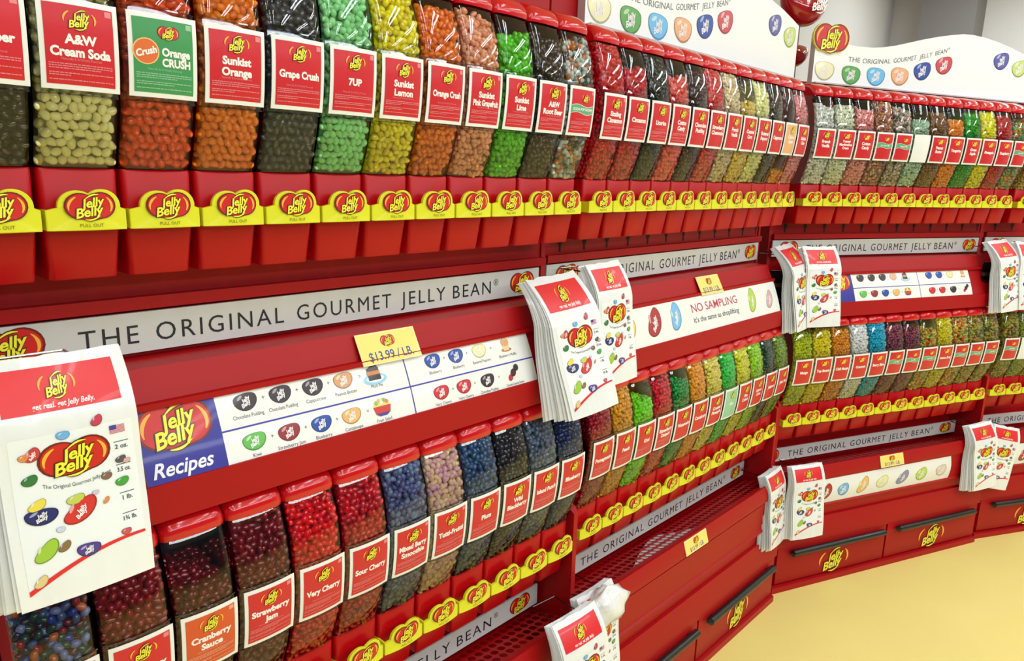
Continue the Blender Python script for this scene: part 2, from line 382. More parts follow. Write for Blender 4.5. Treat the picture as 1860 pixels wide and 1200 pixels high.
def stand(u):
    global TRAY
    ox, oy, a = UN[u]; lod = 2 if u < 3 else 0
    look = {1: 'red steel candy stand nearest the camera, with the large recipes card', 2: 'red steel candy stand carrying the no sampling notice', 3: 'red steel candy stand with a recipe card above a curved bean picture strip', 4: 'red steel candy stand cut off by the right edge of the picture'}[u]
    t = empty('display_stand', (ox, oy, 0), a, look, 'display stand')
    b = MB(); ztop = {1: 2.05, 2: 1.66}.get(u, 1.53)
    b.box(.012, .943, -.2, -.17, .2, ztop, RED); b.box(.012, .943, -.214, -.2, 1.079, 1.094, RED)
    if u > 1:
        for k in range(12):
            x = .063+.0785*k; b.box(x-.006, x+.006, -.2006, -.199, 1.112, 1.124, DARK); b.box(x-.0028, x+.0028, -.2006, -.199, 1.098, 1.112, DARK)
    b.obj('back_panel', t)
    for x in (.002, .941):
        b = MB(); b.prism([(d if not (u == 1 and z == 1.53) else d, z) for d, z in SIDE], x, x+.012, RED); b.obj('side_panel', t)
    strip(t, 1.028, 1.076, .214, .009, .923, lod or 1); s2 = strip(t, .376, .420, .234, .018, .930, lod or 1)
    # middle hood
    b = MB(); x0, x1 = .075, .885
    b.prism([(.2, 1.021), (.264, 1.021), (.28, .985), (.289, .985), (.289, .978), (.28, .978), (.3135, .9), (.319, .9), (.321, .857), (.313, .857), (.31, .862), (.2, .862)], x0, x1, RED)
    b.obj('hood', t)
    if u in (1, 3): recipe_panel(t, .165 if u == 1 else .15, .812 if u == 1 else .785, lod)
    elif u == 2: notice_panel(t)
    # lower trough
    if TRAY is None: TRAY = tray_mesh()
    link('perforated_tray', TRAY, t)
    b = MB(); b.prism([(.2, .300), (.2, .345), (.32, .345), (.333, .392), (.3375, .392), (.3465, .367), (.3465, .350), (.342, .350), (.342, .266), (.3465, .262), (.3465, .258), (.337, .252), (.335, .222), (.2, .222)], .095, .862, RED)
    if u == 2:   # pressed recess in the plain front
        b.prism([(.3415, .345), (.3445, .345), (.3445, .341), (.3415, .341)], .11, .85, RED)
    b.obj('trough_front', t)
    if u in (3, 4):
        b = MB(); p = Print()
        for x, c, rx, ry, r in [(.2, (176, 44, 44), .03, .019, .9), (.272, (112, 178, 232), .024, .021, .3), (.358, (236, 190, 110), .032, .018, .9), (.444, (236, 232, 170), .027, .02, .4), (.537, (140, 140, 180), .032, .017, .6), (.626, (188, 216, 84), .027, .022, .4), (.722, (226, 204, 190), .026, .02, .2)]:
            bean2d(p, x, .304, rx, ry, c, r, True)
        sheet(b, p, .14, .77, .266, .345, panel_fn(.343, .345, .343, .266, .006), WHITE, .002)
        tag(b.obj('picture_strip', t), 'curved white strip printed with a row of beans')
    # cabinet
    b = MB(); b.prism([(0, .02), (0, .21), (.325, .221), (.343, .221), (.357, .172), (.357, .15), (.345, .15), (.345, .02)], .006, .947, RED)
    b.obj('cabinet', t)
    b = MB(); b.prism([(0, 0), (0, .021), (.352, .021), (.362, .018), (.362, 0)], .008, .945, RED); b.obj('plinth', t)
    for k, (xa, xb) in enumerate(((.022, .484), (.492, .936))):
        b = MB(); b.prism([(.345, .026), (.345, .158), (.353, .158), (.355, .155), (.355, .029), (.353, .026)], xa, xb, RED)
        p = Print(); logo(p, (.262, .715)[k], .068, .135, False, 1, 2); p.build(b, lambda x, z, h: (x, -(.3552+h), z))
        dr = b.obj('door', t)
        hb = MB(); A, B = ((.066, .468), (.524, .91))[k]
        hb.tube([(A, -.362, .130), (A+.006, -.368, .130), (B-.006, -.368, .130), (B, -.362, .130)], [.004, .0105, .0105, .004], BLACK, 14)
        for xx in (A+.03, B-.03): hb.tube([(xx, -.366, .13), (xx, -.354, .13)], .005, BLACK, 8)
        tag(hb.obj('door_handle', dr), 'black bar handle')
    return t
for u in UN: stand(u)

def price_tag(u, x, zt, zb, dt, db, label, lod=2):
    o = empty('price_tag', u2w(u, (x, -(dt+db)/2, zb)), UN[u][2], label, 'price tag', 'yellow price tags')
    b = MB(); p = Print(); H = zt-zb; fn0 = panel_fn(dt, zt, db, zb)
    fn = lambda X, Z, h: (X, fn0(X, Z, h)[1]+(dt+db)/2, Z-zb)
    p.rect(-.0515, zb, .0515, zt, pm((246, 224, 116)), 0.6, 1, 1)
    logo(p, 0, zt-H*.3, .024, True, 1, lod); p.text('$13.99 / LB.', 0, zb+H*.24, H*.42, pm((40, 70, 150)), 1, bold=.012, maxw=.085)
    sheet(b, p, -.0525, .0525, zb-.001, zt+.001, fn, pm((250, 240, 190)), .0012); b.obj('tag_card', o)
price_tag(1, .521, 1.018, .979, .270, .2915, 'yellow price tag on the hood above the recipes card')
price_tag(2, .538, 1.018, .979, .270, .2915, 'yellow price tag on the hood above the no sampling notice')
price_tag(2, .459, .388, .356, .341, .351, 'yellow price tag on the trough edge below the white lettered strip of the second stand')
price_tag(3, .479, .388, .354, .341, .351, 'yellow price tag above the curved bean picture strip', 1)

# paper lying under the perforated tray of the second stand
b = MB()
(d0, z0), (d1, z1) = SLOPE_TRAY
pts = [(.205, .95), (.30, .60), (.37, .40), (.43, .28), (.47, .62), (.53, .92)]
v = [(x, -(d0+(d1-d0)*q), z0+(z1-z0)*q-.0025) for x, q in pts]+[(x, -(d0+(d1-d0)*q), z0+(z1-z0)*q-.0035) for x, q in pts]
b.add(v, [tuple(range(6)), tuple(range(11, 5, -1))]+[(i, i+6, (i+1) % 6+6, (i+1) % 6) for i in range(6)], WHITE)
o = b.obj('paper_sheet'); o.location = [c*S for c in (UN[2][0], UN[2][1], 0)]; o.rotation_euler = (0, 0, UN[2][2])
tag(o, 'white paper scrap lying under the perforated tray of the second stand', 'paper')

# ------------------------------------------------------------------ header signs
SIGNPTS = [(.085, 1.526), (1.03, 1.526), (1.03, 1.668), (.989, 1.678), (.92, 1.693), (.851, 1.704), (.79, 1.711), (.729, 1.714), (.685, 1.712), (.644, 1.706), (.58, 1.695), (.511, 1.680), (.45, 1.665), (.4, 1.653), (.35, 1.644), (.309, 1.639), (.25, 1.637), (.195, 1.640), (.15, 1.645), (.085, 1.660)]
def sign(u, label, lod):
    a = UN[u][2]; t = empty('header_sign', u2w(u, (0, -.22, 1.512)), a, label, 'sign')
    b = MB(); b.prism([(-.018, .0105), (-.018, .0142), (.02, .0142), (.02, .0105)], .08, 1.035, GREY); b.obj('sign_rail', t)
    b = MB(); n = len(SIGNPTS)
    v = [(x, 0, z-1.512) for x, z in SIGNPTS]+[(x, .018, z-1.512) for x, z in SIGNPTS]
    b.add(v, [tuple(range(n))], SIGNW); b.add(v, [tuple(range(2*n-1, n-1, -1))]+[(i, i+n, (i+1) % n+n, (i+1) % n) for i in range(n)], GREY)
    p = Print(); fn = lambda x, z, h: (x, -.0003-h, z-1.512)
    for x, z, c in [(.128, 1.563, (238, 234, 188)), (.232, 1.559, (92, 168, 84)), (.332, 1.562, (110, 188, 240)), (.431, 1.570, (240, 176, 130)), (.525, 1.592, (44, 76, 168)), (.617, 1.616, (206, 70, 84)), (.882, 1.650, (92, 92, 176)), (.977, 1.634, (202, 220, 130))]:
        bean2d(p, x, z, .0375, .027, c, -.05 if x < .45 else .25, True)
    g = pm((120, 122, 128)); warp = lambda x: .062*(max(0, x-.29)/.345)**1.55
    for w_, xa, xb in [('THE', .215, .262), ('ORIGINAL', .272, .386), ('GOURMET', .398, .492), ('JELLY', .506, .560), ('BEAN', .572, .622)]:
        p.text(w_, xa, 1.600, .019, g, 1, track=xb-xa, left=True, warp=warp)
    p.text('®', .63, 1.604, .01, g, 1, warp=warp)
    p.build(b, fn); b.obj('sign_board', t)
    b = MB(); p = Print()
    out = [(.137+.125*x*1.1, 1.648+.125*y*1.12) for x, y in lobes(1, 40)]
    v = [(x, -.006, z-1.512) for x, z in out]+[(x, 0, z-1.512) for x, z in out]; n = len(out)
    b.add(v, [tuple(range(n)), tuple(range(2*n-1, n-1, -1))]+[(i, i+n, (i+1) % n+n, (i+1) % n) for i in range(n)], pm((236, 226, 90)))
    logo(p, .137, 1.648, .125, True, 1, 2); p.build(b, lambda x, z, h: (x, -.0065-h, z-1.512)); b.obj('logo_plate', t)
sign(2, 'white header sign above the second stand, its top cut off by the picture', 2)
sign(3, 'white wavy header sign with coloured beans before the grey wall', 2)

# red bean ornament behind the signs
t = empty('bean_ornament', u2w(3, (.10, -.12, 1.53)), UN[3][2], 'red glossy bean ornament on a post behind the header signs', 'ornament')
def bean_body(cx, cz, rx, ry, rz, m):
    b = MB(); P = []
    for i in range(15):
        th = math.pi*i/14; row = []
        for j in range(24):
            ph = 2*math.pi*j/24; x = math.cos(th); r = math.sin(th)
            row.append((cx+rx*x, ry*r*math.cos(ph), cz+rz*(r*math.sin(ph)-.25*(1-(x*1.3)**2))))
        P.append(row)
    b.grid(P, m, True); return b
gl = mat('glossy_red_ornament', (176, 16, 26), .12, .8)
b = bean_body(0.02, .228, .082, .04, .052, gl); p = Print(); logo(p, .04, .225, .1, False, 1, 1, white=True); p.build(b, lambda x, z, h: (x, -.047-h, z)); b.obj('bean', t)
b = bean_body(0.005, .09, .045, .03, .032, gl); b.obj('bean', t)
b = MB(); b.tube([(.0, 0, 0), (.0, 0, .25)], .012, mat('dark_red_post', (92, 12, 24), .4), 12); b.obj('post', t)
# ------------------------------------------------------------------ dispensers
PZ = np.array([1.242, 1.255, 1.267, 1.289, 1.31, 1.33, 1.35, 1.37, 1.389, 1.404, 1.418, 1.431, 1.444, 1.456, 1.468, 1.478, 1.487])
PD = np.array([.2835, .289, .2945, .302, .3075, .3115, .314, .3157, .316, .3155, .314, .312, .309, .305, .3, .296, .2915])
F = lambda z: float(np.interp(z, PZ, PD))
Z0, D0 = 1.127, .2          # base point of a dispenser
HW = .0367
def crown(x): t = x/HW; return .0035*(1-t*t)-.007*abs(t)**14
def loc(x, d, z): return (x, -(d-D0), z-Z0)
XS = [-HW, -HW*.97, -HW*.92, -HW*.85, -HW*.7, -HW*.45, -HW*.2, 0, HW*.2, HW*.45, HW*.7, HW*.85, HW*.92, HW*.97, HW]
def shell_mesh():
    b = MB(); b.grid([[loc(x, F(z)+crown(x), z) for x in XS] for z in PZ], CLEAR)
    for x in (-HW, HW): b.grid([[loc(x, F(z)+crown(x), z), loc(x, .212, z)] for z in PZ], CLEAR)
    me = b.mesh('clear_bin', 1.0); return me
def back_mesh():
    b = MB(); b.box(-HW+.001, HW-.001, -.012, -.007, 1.245-Z0, 1.484-Z0, BINBACK); return b.mesh('bin_back')
def lid_mesh():
    b = MB(); pr = [(.2972, 1.4815), (.2985, 1.488), (.2965, 1.496), (.2915, 1.503), (.283, 1.509), (.268, 1.5145), (.24, 1.519), (.205, 1.521)]
    xs = [x*1.012 for x in XS]
    rows = []
    for i, (d, z) in enumerate(pr):
        k = min(1, i/3); rows.append([loc(x, d+crown(x/1.012)*(1 if i < 6 else .3), z-.0065*k*abs(x/xs[-1])**6) for x in xs])
    b.grid(rows, LIDM)
    for s in (0, -1): b.grid([[r[s] for r in rows], [(r[s][0], r[s][1], 1.4815-Z0) for r in rows]], LIDM)
    return b.mesh('lid', .9)
def chute_mesh():
    b = MB(); rings = []
    for z, hw, df, db, r in [(1.2405, .0345, .276, .204, .002), (1.2415, .0358, .282, .203, .005), (1.2385, .0362, .2838, .203, .006), (1.18, .0352, .2825, .203, .006), (1.131, .0322, .274, .21, .006), (1.129, .0316, .2725, .211, .006)]:
        ring = []
        for cx, cd_, a0 in ((hw-r, df-r, 0), (-hw+r, df-r, 90), (-hw+r, db+r, 180), (hw-r, db+r, 270)):
            for k in range(4):
                a = math.radians(a0+k*30); ring.append(loc(cx+r*math.cos(a), cd_+r*math.sin(a), z))
        rings.append(ring)
    b.grid(rings, PLASTIC, True); n = 16; i = b.mi(PLASTIC)
    b.f.append(tuple(range(n))); b.m.append(i); b.f.append(tuple(range(5*n, 6*n))); b.m.append(i)
    return b.mesh('chute', .6)
def handle_mesh():
    b = MB(); zc = 1.2035; cx = .002; out = []
    lob = [(x*.052*1.1, y*.052*1.18) for x, y in lobes(1, 96)]
    for i, (lx, ly) in enumerate(lob):
        a = 2*math.pi*i/96; dx, dy = math.cos(a), math.sin(a); r = math.hypot(lx, ly)
        # strip rectangle x +-.0366, z 1.181..1.2015 relative to zc
        x0, x1, y0, y1 = -.0366-cx, .0359-cx, 1.181-zc, 1.2018-zc
        t0, t1 = -1e9, 1e9
        for d_, lo, hi in ((dx, x0, x1), (dy, y0, y1)):
            if abs(d_) < 1e-9:
                if not lo <= 0 <= hi: t0, t1 = 1, 0
            else:
                p, q = sorted((lo/d_, hi/d_)); t0, t1 = max(t0, p), min(t1, q)
        if t1 > max(t0, 0) and dy < 0: r = max(r, t1) if t0 < r else r
        elif t1 > max(t0, 0): r = max(r, t1)
        if y0 > dy*r: r = y0/dy
        out.append((cx+dx*r, zc+dy*r))
    # add the top corners of the strip exactly
    def D(x): return .3035-3.2*x*x
    n = len(out)
    fr = [loc(x, D(x), z) for x, z in out]; inn = [loc(cx+(x-cx)*1.0, D(x)-.0012, z) for x, z in out]
    bk = [loc(x, D(x)-.004, z) for x, z in out]; fr2 = [loc(cx+(x-cx)*.975, D(x)+.0006, zc+(z-zc)*.965) for x, z in out]
    c = [loc(cx, D(cx)+.0008, zc)]
    b.add(c+fr2, [(0, i+1, (i+1) % n+1) for i in range(n)], YEL); b.grid([fr2, fr, bk], YEL, True)
    b.add([loc(cx, D(cx)-.004, zc)]+bk, [(0, (i+1) % n+1, i+1) for i in range(n)], YEL)
    for sx in (-1, 1):
        xe = -.0363 if sx < 0 else .0356
        xa, xb = sorted((xe, xe-sx*.0028)); b.box(xa, xb, -(D(.0365)-.0015-D0), -(.272-D0), 1.1815-Z0, 1.2012-Z0, YEL)
    p = Print(); logo(p, cx, zc+.001, .0445, True, 1, 2)
    p.text('PULL OUT', cx, 1.1862, .0046, pm((120, 116, 20)), 1, track=.0215, left=False)
    p.build(b, lambda x, z, h: loc(x, D(x)+.0011+h, z), .00022)
    return b.mesh('handle', .8)
def holder_mesh():
    b = MB(); b.grid([[loc(.0005+x, F(z)+crown(max(-HW*.95, min(HW*.95, .0005+x)))+.0012, z) for x in np.linspace(-.036, .0355, 9)] for z in np.linspace(1.309, 1.398, 9)], CLEAR2)
    g = clear('acrylic_edge', (.55, .56, .58), 1.3)
    for z in (1.309, 1.397):
        b.grid([[loc(x, F(z)+crown(max(-HW*.95, min(HW*.95, x)))+dd, z+dz) for x in np.linspace(-.036, .036, 7)] for dd, dz in ((.0008, 0), (.0022, 0), (.0022, .0014), (.0008, .0014))], g)
    return b.mesh('card_holder')
SH, BK, LD, CH, HD, HO = shell_mesh(), back_mesh(), lid_mesh(), chute_mesh(), handle_mesh(), holder_mesh()

LZ, LH, LW = 1.3535, .0795, .0675
CR, CG, CO = (206, 26, 40), (62, 148, 84), (214, 82, 40)
def label_mesh(lines, bg, lod, kind=''):
    b = MB(); p = Print(); ox = .0022
    fn = lambda x, y, h: loc(ox+x, F(LZ+y)+crown(max(-HW*.84, min(HW*.84, ox+x)))+.0024+h, LZ+y)
    p.rect(-LW/2, -LH/2, LW/2, LH/2, WHITE, 0, 12, 12)
    if bg:
        p.rect(-LW/2+.0042, -LH/2+.0045, LW/2-.0042, LH/2-.005, pm(bg), 1, 12, 12)
        wt = pm((246, 240, 238)); pk = pm(tuple(int(v+(255-v)*.45) for v in bg))
        if kind == 'crush':
            logo(p, .004, .0225, .021, True, 2, lod)
            p.ell(-.018, .0035, .0125, .0125, pm((244, 200, 130)), 2); p.ell(-.018, .0035, .0113, .0113, pm((226, 110, 50)), 3)
            p.text('Crush', -.018, .0035, .009, wt, 4, bold=.04, shear=.2, rot=.3, maxw=.02)
            p.text('Orange', .0115, .0045, .0105, wt, 2, bold=.045, maxw=.029); p.text('CRUSH', .0115, -.0055, .0105, wt, 2, bold=.045, maxw=.029)
        elif kind == 'wave':
            logo(p, .004, .021, .022, False, 2, lod)
            P = [(-LW/2+.0042+(LW-.0084)*i/10, .0085+.002*math.sin(i*.7)) for i in range(11)]; Q = [(x, y-.0115) for x, y in P]
            p.band([(x, y+.001) for x, y in P], [(x, y-.0125) for x, y in P], pm((236, 226, 200)), 2); p.band(P, Q, pm((96, 170, 130)), 3)
            p.text(lines[0], 0, .003, .006, wt, 4, bold=.03, maxw=.052)
        else:
            logo(p, .0, .0225, .0305, False, 2, lod)
            n = len(lines); sz = .0112 if n < 3 else .009
            for i, t in enumerate(lines):
                p.text(t, 0, -.0005+(n-1)*sz*.5-i*sz*1.0, sz, wt, 2, bold=.045, maxw=.0515)
        y = -.0165
        if lod >= 2:
            p.text('Naturally & Artificially Flavored', 0, -.0125, .0034, pk, 2, maxw=.034)
            p.rect(LW/2-.0115, LH/2-.0115, LW/2-.0055, LH/2-.0063, pk, 2)
            rnd = random.Random(hash(tuple(lines)) & 255)
            for row, yy in enumerate((-.0175, -.0195, -.0215, -.0255, -.0275, -.0315)):
                x = -.0275; end = .0275 if row not in (2, 4) else rnd.uniform(-.01, .02)
                while x < end:
                    w_ = rnd.uniform(.0012, .0042); p.rect(x, yy, min(end, x+w_), yy+.00095, pk, 2); x += w_+.0005
        else:
            pk2 = pm(tuple(int(v+(255-v)*.25) for v in bg))
            p.rect(-.0275, -.0235, .0275, -.0165, pk2, 2); p.rect(-.0275, -.0335, .012, -.031, pk2, 2)
    p.build(b, fn, .00024)
    bk = [[fn(-LW/2+LW*i/8, -LH/2+LH*j/4, 0) for i in range(9)] for j in range(5)]
    bk = [[(q[0], q[1]+.0006, q[2]) for q in r] for r in bk]; b.grid(bk, WHITE)
    return b.mesh('label_card')

# jelly beans
BL, BR_ = .0057, .0044
def unit_bean(nu, nv, lod=0):
    V = [(-1, 0, -.12)]; Fc = []
    for i in range(1, nu):
        th = math.pi*i/nu; x = -math.cos(th); r = math.sin(th)**.9
        for j in range(nv): a = 2*math.pi*j/nv; V.append((x, r*math.cos(a), r*math.sin(a)*.95+.14*(1-2*x*x)))
    V.append((1, 0, -.12))
    for j in range(nv): Fc.append((0, 1+(j+1) % nv, 1+j))
    for i in range(nu-2):
        for j in range(nv):
            a = 1+i*nv+j; b_ = 1+i*nv+(j+1) % nv; Fc.append((a, b_, b_+nv, a+nv))
    e = len(V)-1; k = 1+(nu-2)*nv
    for j in range(nv): Fc.append((e, k+j, k+(j+1) % nv))
    return np.array(V)*[BL, BR_, BR_], Fc
rg = np.random.default_rng(5)
def rand_rot():
    q = rg.normal(size=4); q /= np.linalg.norm(q); w_, x, y, z = q
    return np.array([[1-2*(y*y+z*z), 2*(x*y-z*w_), 2*(x*z+y*w_)], [2*(x*y+z*w_), 1-2*(x*x+z*z), 2*(y*z-x*w_)], [2*(x*z-y*w_), 2*(y*z+x*w_), 1-2*(x*x+y*y)]])
def flat_rot():   # lying against the clear front: long axis mostly in the x-z plane
    a = rg.uniform(0, math.pi); t = rg.normal()*.3; s = rg.uniform(0, 2*math.pi)
    R1 = np.array([[math.cos(a), 0, -math.sin(a)], [0, 1, 0], [math.sin(a), 0, math.cos(a)]])
    R2 = np.array([[math.cos(t), -math.sin(t), 0], [math.sin(t), math.cos(t), 0], [0, 0, 1]])
    R3 = np.array([[1, 0, 0], [0, math.cos(s), -math.sin(s)], [0, math.sin(s), math.cos(s)]]); return R1@R2@R3
def spots(level, side, gap, top_slope=0.0):
    zt = 1.246+(1.484-1.246)*level; P = []; pitch = .0088
    def ztop(x): return zt+top_slope*x+rg.normal()*.0015
    row = 0; z = 1.2475
    while z < zt:
        off = (row % 2)*.5
        for i in range(8):
            x = -.0312+(i+off*.9)*pitch+rg.normal()*.0013
            if abs(x) > .0322: continue
            if z > ztop(x)-.003: continue
            d = F(z)+crown(x)-BR_-.0012
            if not (gap and z < 1.311): P.append((x, d-abs(rg.normal())*.0009, z+rg.normal()*.0015, 0))
            P.append((x+.004*rg.choice((-1, 1)) if abs(x) < .027 else x, d-.0075, z+.004, 1))
            if side and i == 0:
                dd = d-.009
                while dd > .216: P.append((-.0318, dd, z+rg.normal()*.001, 1)); dd -= .009
        z += .0079; row += 1
    if level < .97:
        for i in range(8):
            for k in range(10):
                x = -.031+i*.0088; d = .219+k*.0088; 
                if d < F(min(zt, 1.486))-.006: P.append((x+rg.normal()*.001, d, ztop(x)-.003+(.0025*rg.random())-.0005*k, 1))
    return P, zt
BEANS = {}
def heap_mesh(level, side, gap, hi, slope=0, seed=0):
    k = (level, side, gap, hi, slope, seed)
    if k in BEANS: return BEANS[k]
    P, zt = spots(level, side, gap, slope); V, Fc = unit_bean(*((8, 10) if hi else (6, 7)))
    n = len(V); A = np.empty((len(P)*n, 3)); tri = []
    for i, (x, d, z, t) in enumerate(P):
        R = rand_rot() if t else flat_rot(); c = np.array(loc(x, d, z)); A[i*n:(i+1)*n] = V@R.T+c
    A[:, 0] = np.clip(A[:, 0], -HW+.0012, HW-.0012)
    faces = [tuple(i*n+a for a in f) for i in range(len(P)) for f in Fc]
    # dense core so that nothing shows through between the beans
    m = len(A); cz = [z for z in np.linspace(1.243, zt-.007, 8)]; core = []; cf = []
    for z in cz:
        for x, d in ((-.031, .214), (.031, .214), (.031, F(z)-.0135), (-.031, F(z)-.0135)): core.append(loc(x, d, z))
    for i in range(7):
        for j in range(4): cf.append((m+i*4+j, m+i*4+(j+1) % 4, m+(i+1)*4+(j+1) % 4, m+(i+1)*4+j))
    cf.append((m+28, m+29, m+30, m+31)); cf.append((m, m+1, m+2, m+3))
    A = np.vstack([A, np.array(core)])
    me = bpy.data.meshes.new('jelly_beans'); me.from_pydata((A*S).tolist(), [], faces+cf); me.materials.append(BEAN)
    me.polygons.foreach_set('use_smooth', [True]*len(faces)+[False]*len(cf)); me.update()
    BEANS[k] = me; return me
BEANMESH = bpy.data.meshes.new('jelly_bean'); _v, _f = unit_bean(10, 12); BEANMESH.from_pydata((_v*S).tolist(), [], _f); BEANMESH.materials.append(BEAN)
BEANMESH.polygons.foreach_set('use_smooth', [True]*len(_f)); BEANMESH.update()

MIX = {'soda': [(226, 228, 220), (150, 150, 148), (214, 120, 40), (220, 224, 214), (70, 70, 72), (196, 214, 196)],
       'assort': [(30, 60, 150), (150, 30, 30), (70, 90, 130), (40, 40, 60), (196, 100, 50), (120, 130, 180), (40, 70, 60), (90, 20, 30)],
       'tutti': [(226, 180, 170), (220, 170, 190), (236, 204, 170), (214, 168, 160), (230, 196, 150)],
       'berry': [(96, 116, 160), (80, 90, 140), (120, 140, 170), (104, 100, 150)],
       'pinkmix': [(200, 110, 110), (180, 120, 80), (226, 200, 170), (150, 60, 70), (210, 150, 90)],
       'creammix': [(220, 204, 180), (230, 220, 200), (170, 160, 140), (214, 180, 160), (90, 84, 80)],
       'multi': [(236, 200, 40), (90, 180, 60), (210, 70, 50), (240, 150, 50), (230, 226, 90), (200, 180, 60)],
       'tropic': [(206, 186, 60), (150, 170, 50), (214, 150, 60), (180, 190, 80), (120, 100, 50)],
       'plum': [(150, 60, 84), (120, 50, 76), (176, 80, 90), (140, 70, 100)],
       'sport': [(90, 170, 130), (214, 90, 60), (226, 190, 80), (120, 180, 110)]}
MM = {k: mix_mat('jelly_bean_mix_'+k, v) for k, v in MIX.items()}
# (colour words, rgb or mix, fill level, label lines, card colour, kind)
UP = {1: [('dark brown', (44, 34, 34), 1, ['Dr Pepper'], CR), ('cream', (226, 218, 158), 1, ['A&W', 'Cream Soda'], CR), ('orange red', (232, 78, 22), 1, ['Orange', 'CRUSH'], CG, 'crush'), ('bright orange', (240, 126, 10), 1, ['Sunkist', 'Orange'], CR),
          ('slate black', (58, 60, 68), 1, ['Grape Crush'], CR), ('pale green', (150, 218, 150), 1, ['7UP'], CR), ('lemon yellow', (236, 216, 20), .94, ['Sunkist', 'Lemon'], CR), ('vivid orange', (240, 120, 22), .88, ['Orange Crush'], CR),
          ('peach pink', (236, 164, 130), .9, ['Sunkist', 'Pink Grapefruit'], CR), ('leaf green', (92, 196, 40), .74, ['Sunkist', 'Lime'], CR), ('coffee brown', (62, 40, 38), .8, ['A&W', 'Root Beer'], CR), ('white, grey and orange', 'soda', .84, ['SODA POP SHOPPE'], CR, 'wave')],
      2: [('scarlet', (214, 26, 40), .95, ['Sizzling', 'Cinnamon'], CR), ('crimson', (206, 20, 52), .8, ['Cinnamon'], CR), ('black', (26, 34, 34), .95, ['Licorice'], CR), ('coral pink', (244, 110, 104), .66, ['Cotton', 'Candy'], CR),
          ('dark chocolate', (64, 26, 34), .82, ['Chocolate', 'Pudding'], CR), ('rosy pink', (216, 84, 84), .94, ['Strawberry', 'Cheesecake'], CR), ('beige', (222, 200, 160), .98, ['French', 'Vanilla'], CR), ('pale gold', (240, 206, 110), .45, ['Caramel', 'Corn'], CR),
          ('pale yellow', (240, 236, 160), .95, ['Buttered', 'Popcorn'], CR), ('dark olive brown', (74, 62, 44), .65, ['Cappuccino'], CR), ('amber', (240, 150, 50), .16, ['Caramel', 'Apple'], (232, 176, 120)), ('soft pink', (232, 150, 150), .85, ['Bubble', 'Gum'], CR)],
      3: [('chalk white', (226, 226, 214), .9, ['French', 'Vanilla'], CR), ('ivory', (228, 232, 200), .92, ['Toasted', 'Marshmallow', 'Cream'], CR), ('candy pink', (240, 160, 156), .72, ['Cotton', 'Candy'], CR), ('pink, brown and cream', 'pinkmix', .95, ['Ice Cream Mix'], CR, 'wave'),
          ('cream and grey', 'creammix', .82, ['Dessert Mix'], CR, 'wave'), ('mint grey', (184, 212, 184), .6, [], None), ('brown', (136, 96, 52), .72, ['Peanut', 'Butter'], CR), ('tangerine', (246, 146, 20), .6, ['Tangerine'], CR),
          ('emerald green', (40, 160, 36), .85, ['Green', 'Apple'], CR), ('sunny yellow', (240, 226, 60), .92, ['Pineapple'], CR), ('brick red', (196, 44, 46), .75, ['Raspberry'], CR), ('green and orange mixed', 'sport', .7, ['Sours Mix'], CR, 'wave')],
      4: [('khaki', (184, 160, 92), .8, ['Margarita'], CR), ('pale olive', (176, 176, 110), .8, ['Pear'], CR)]}
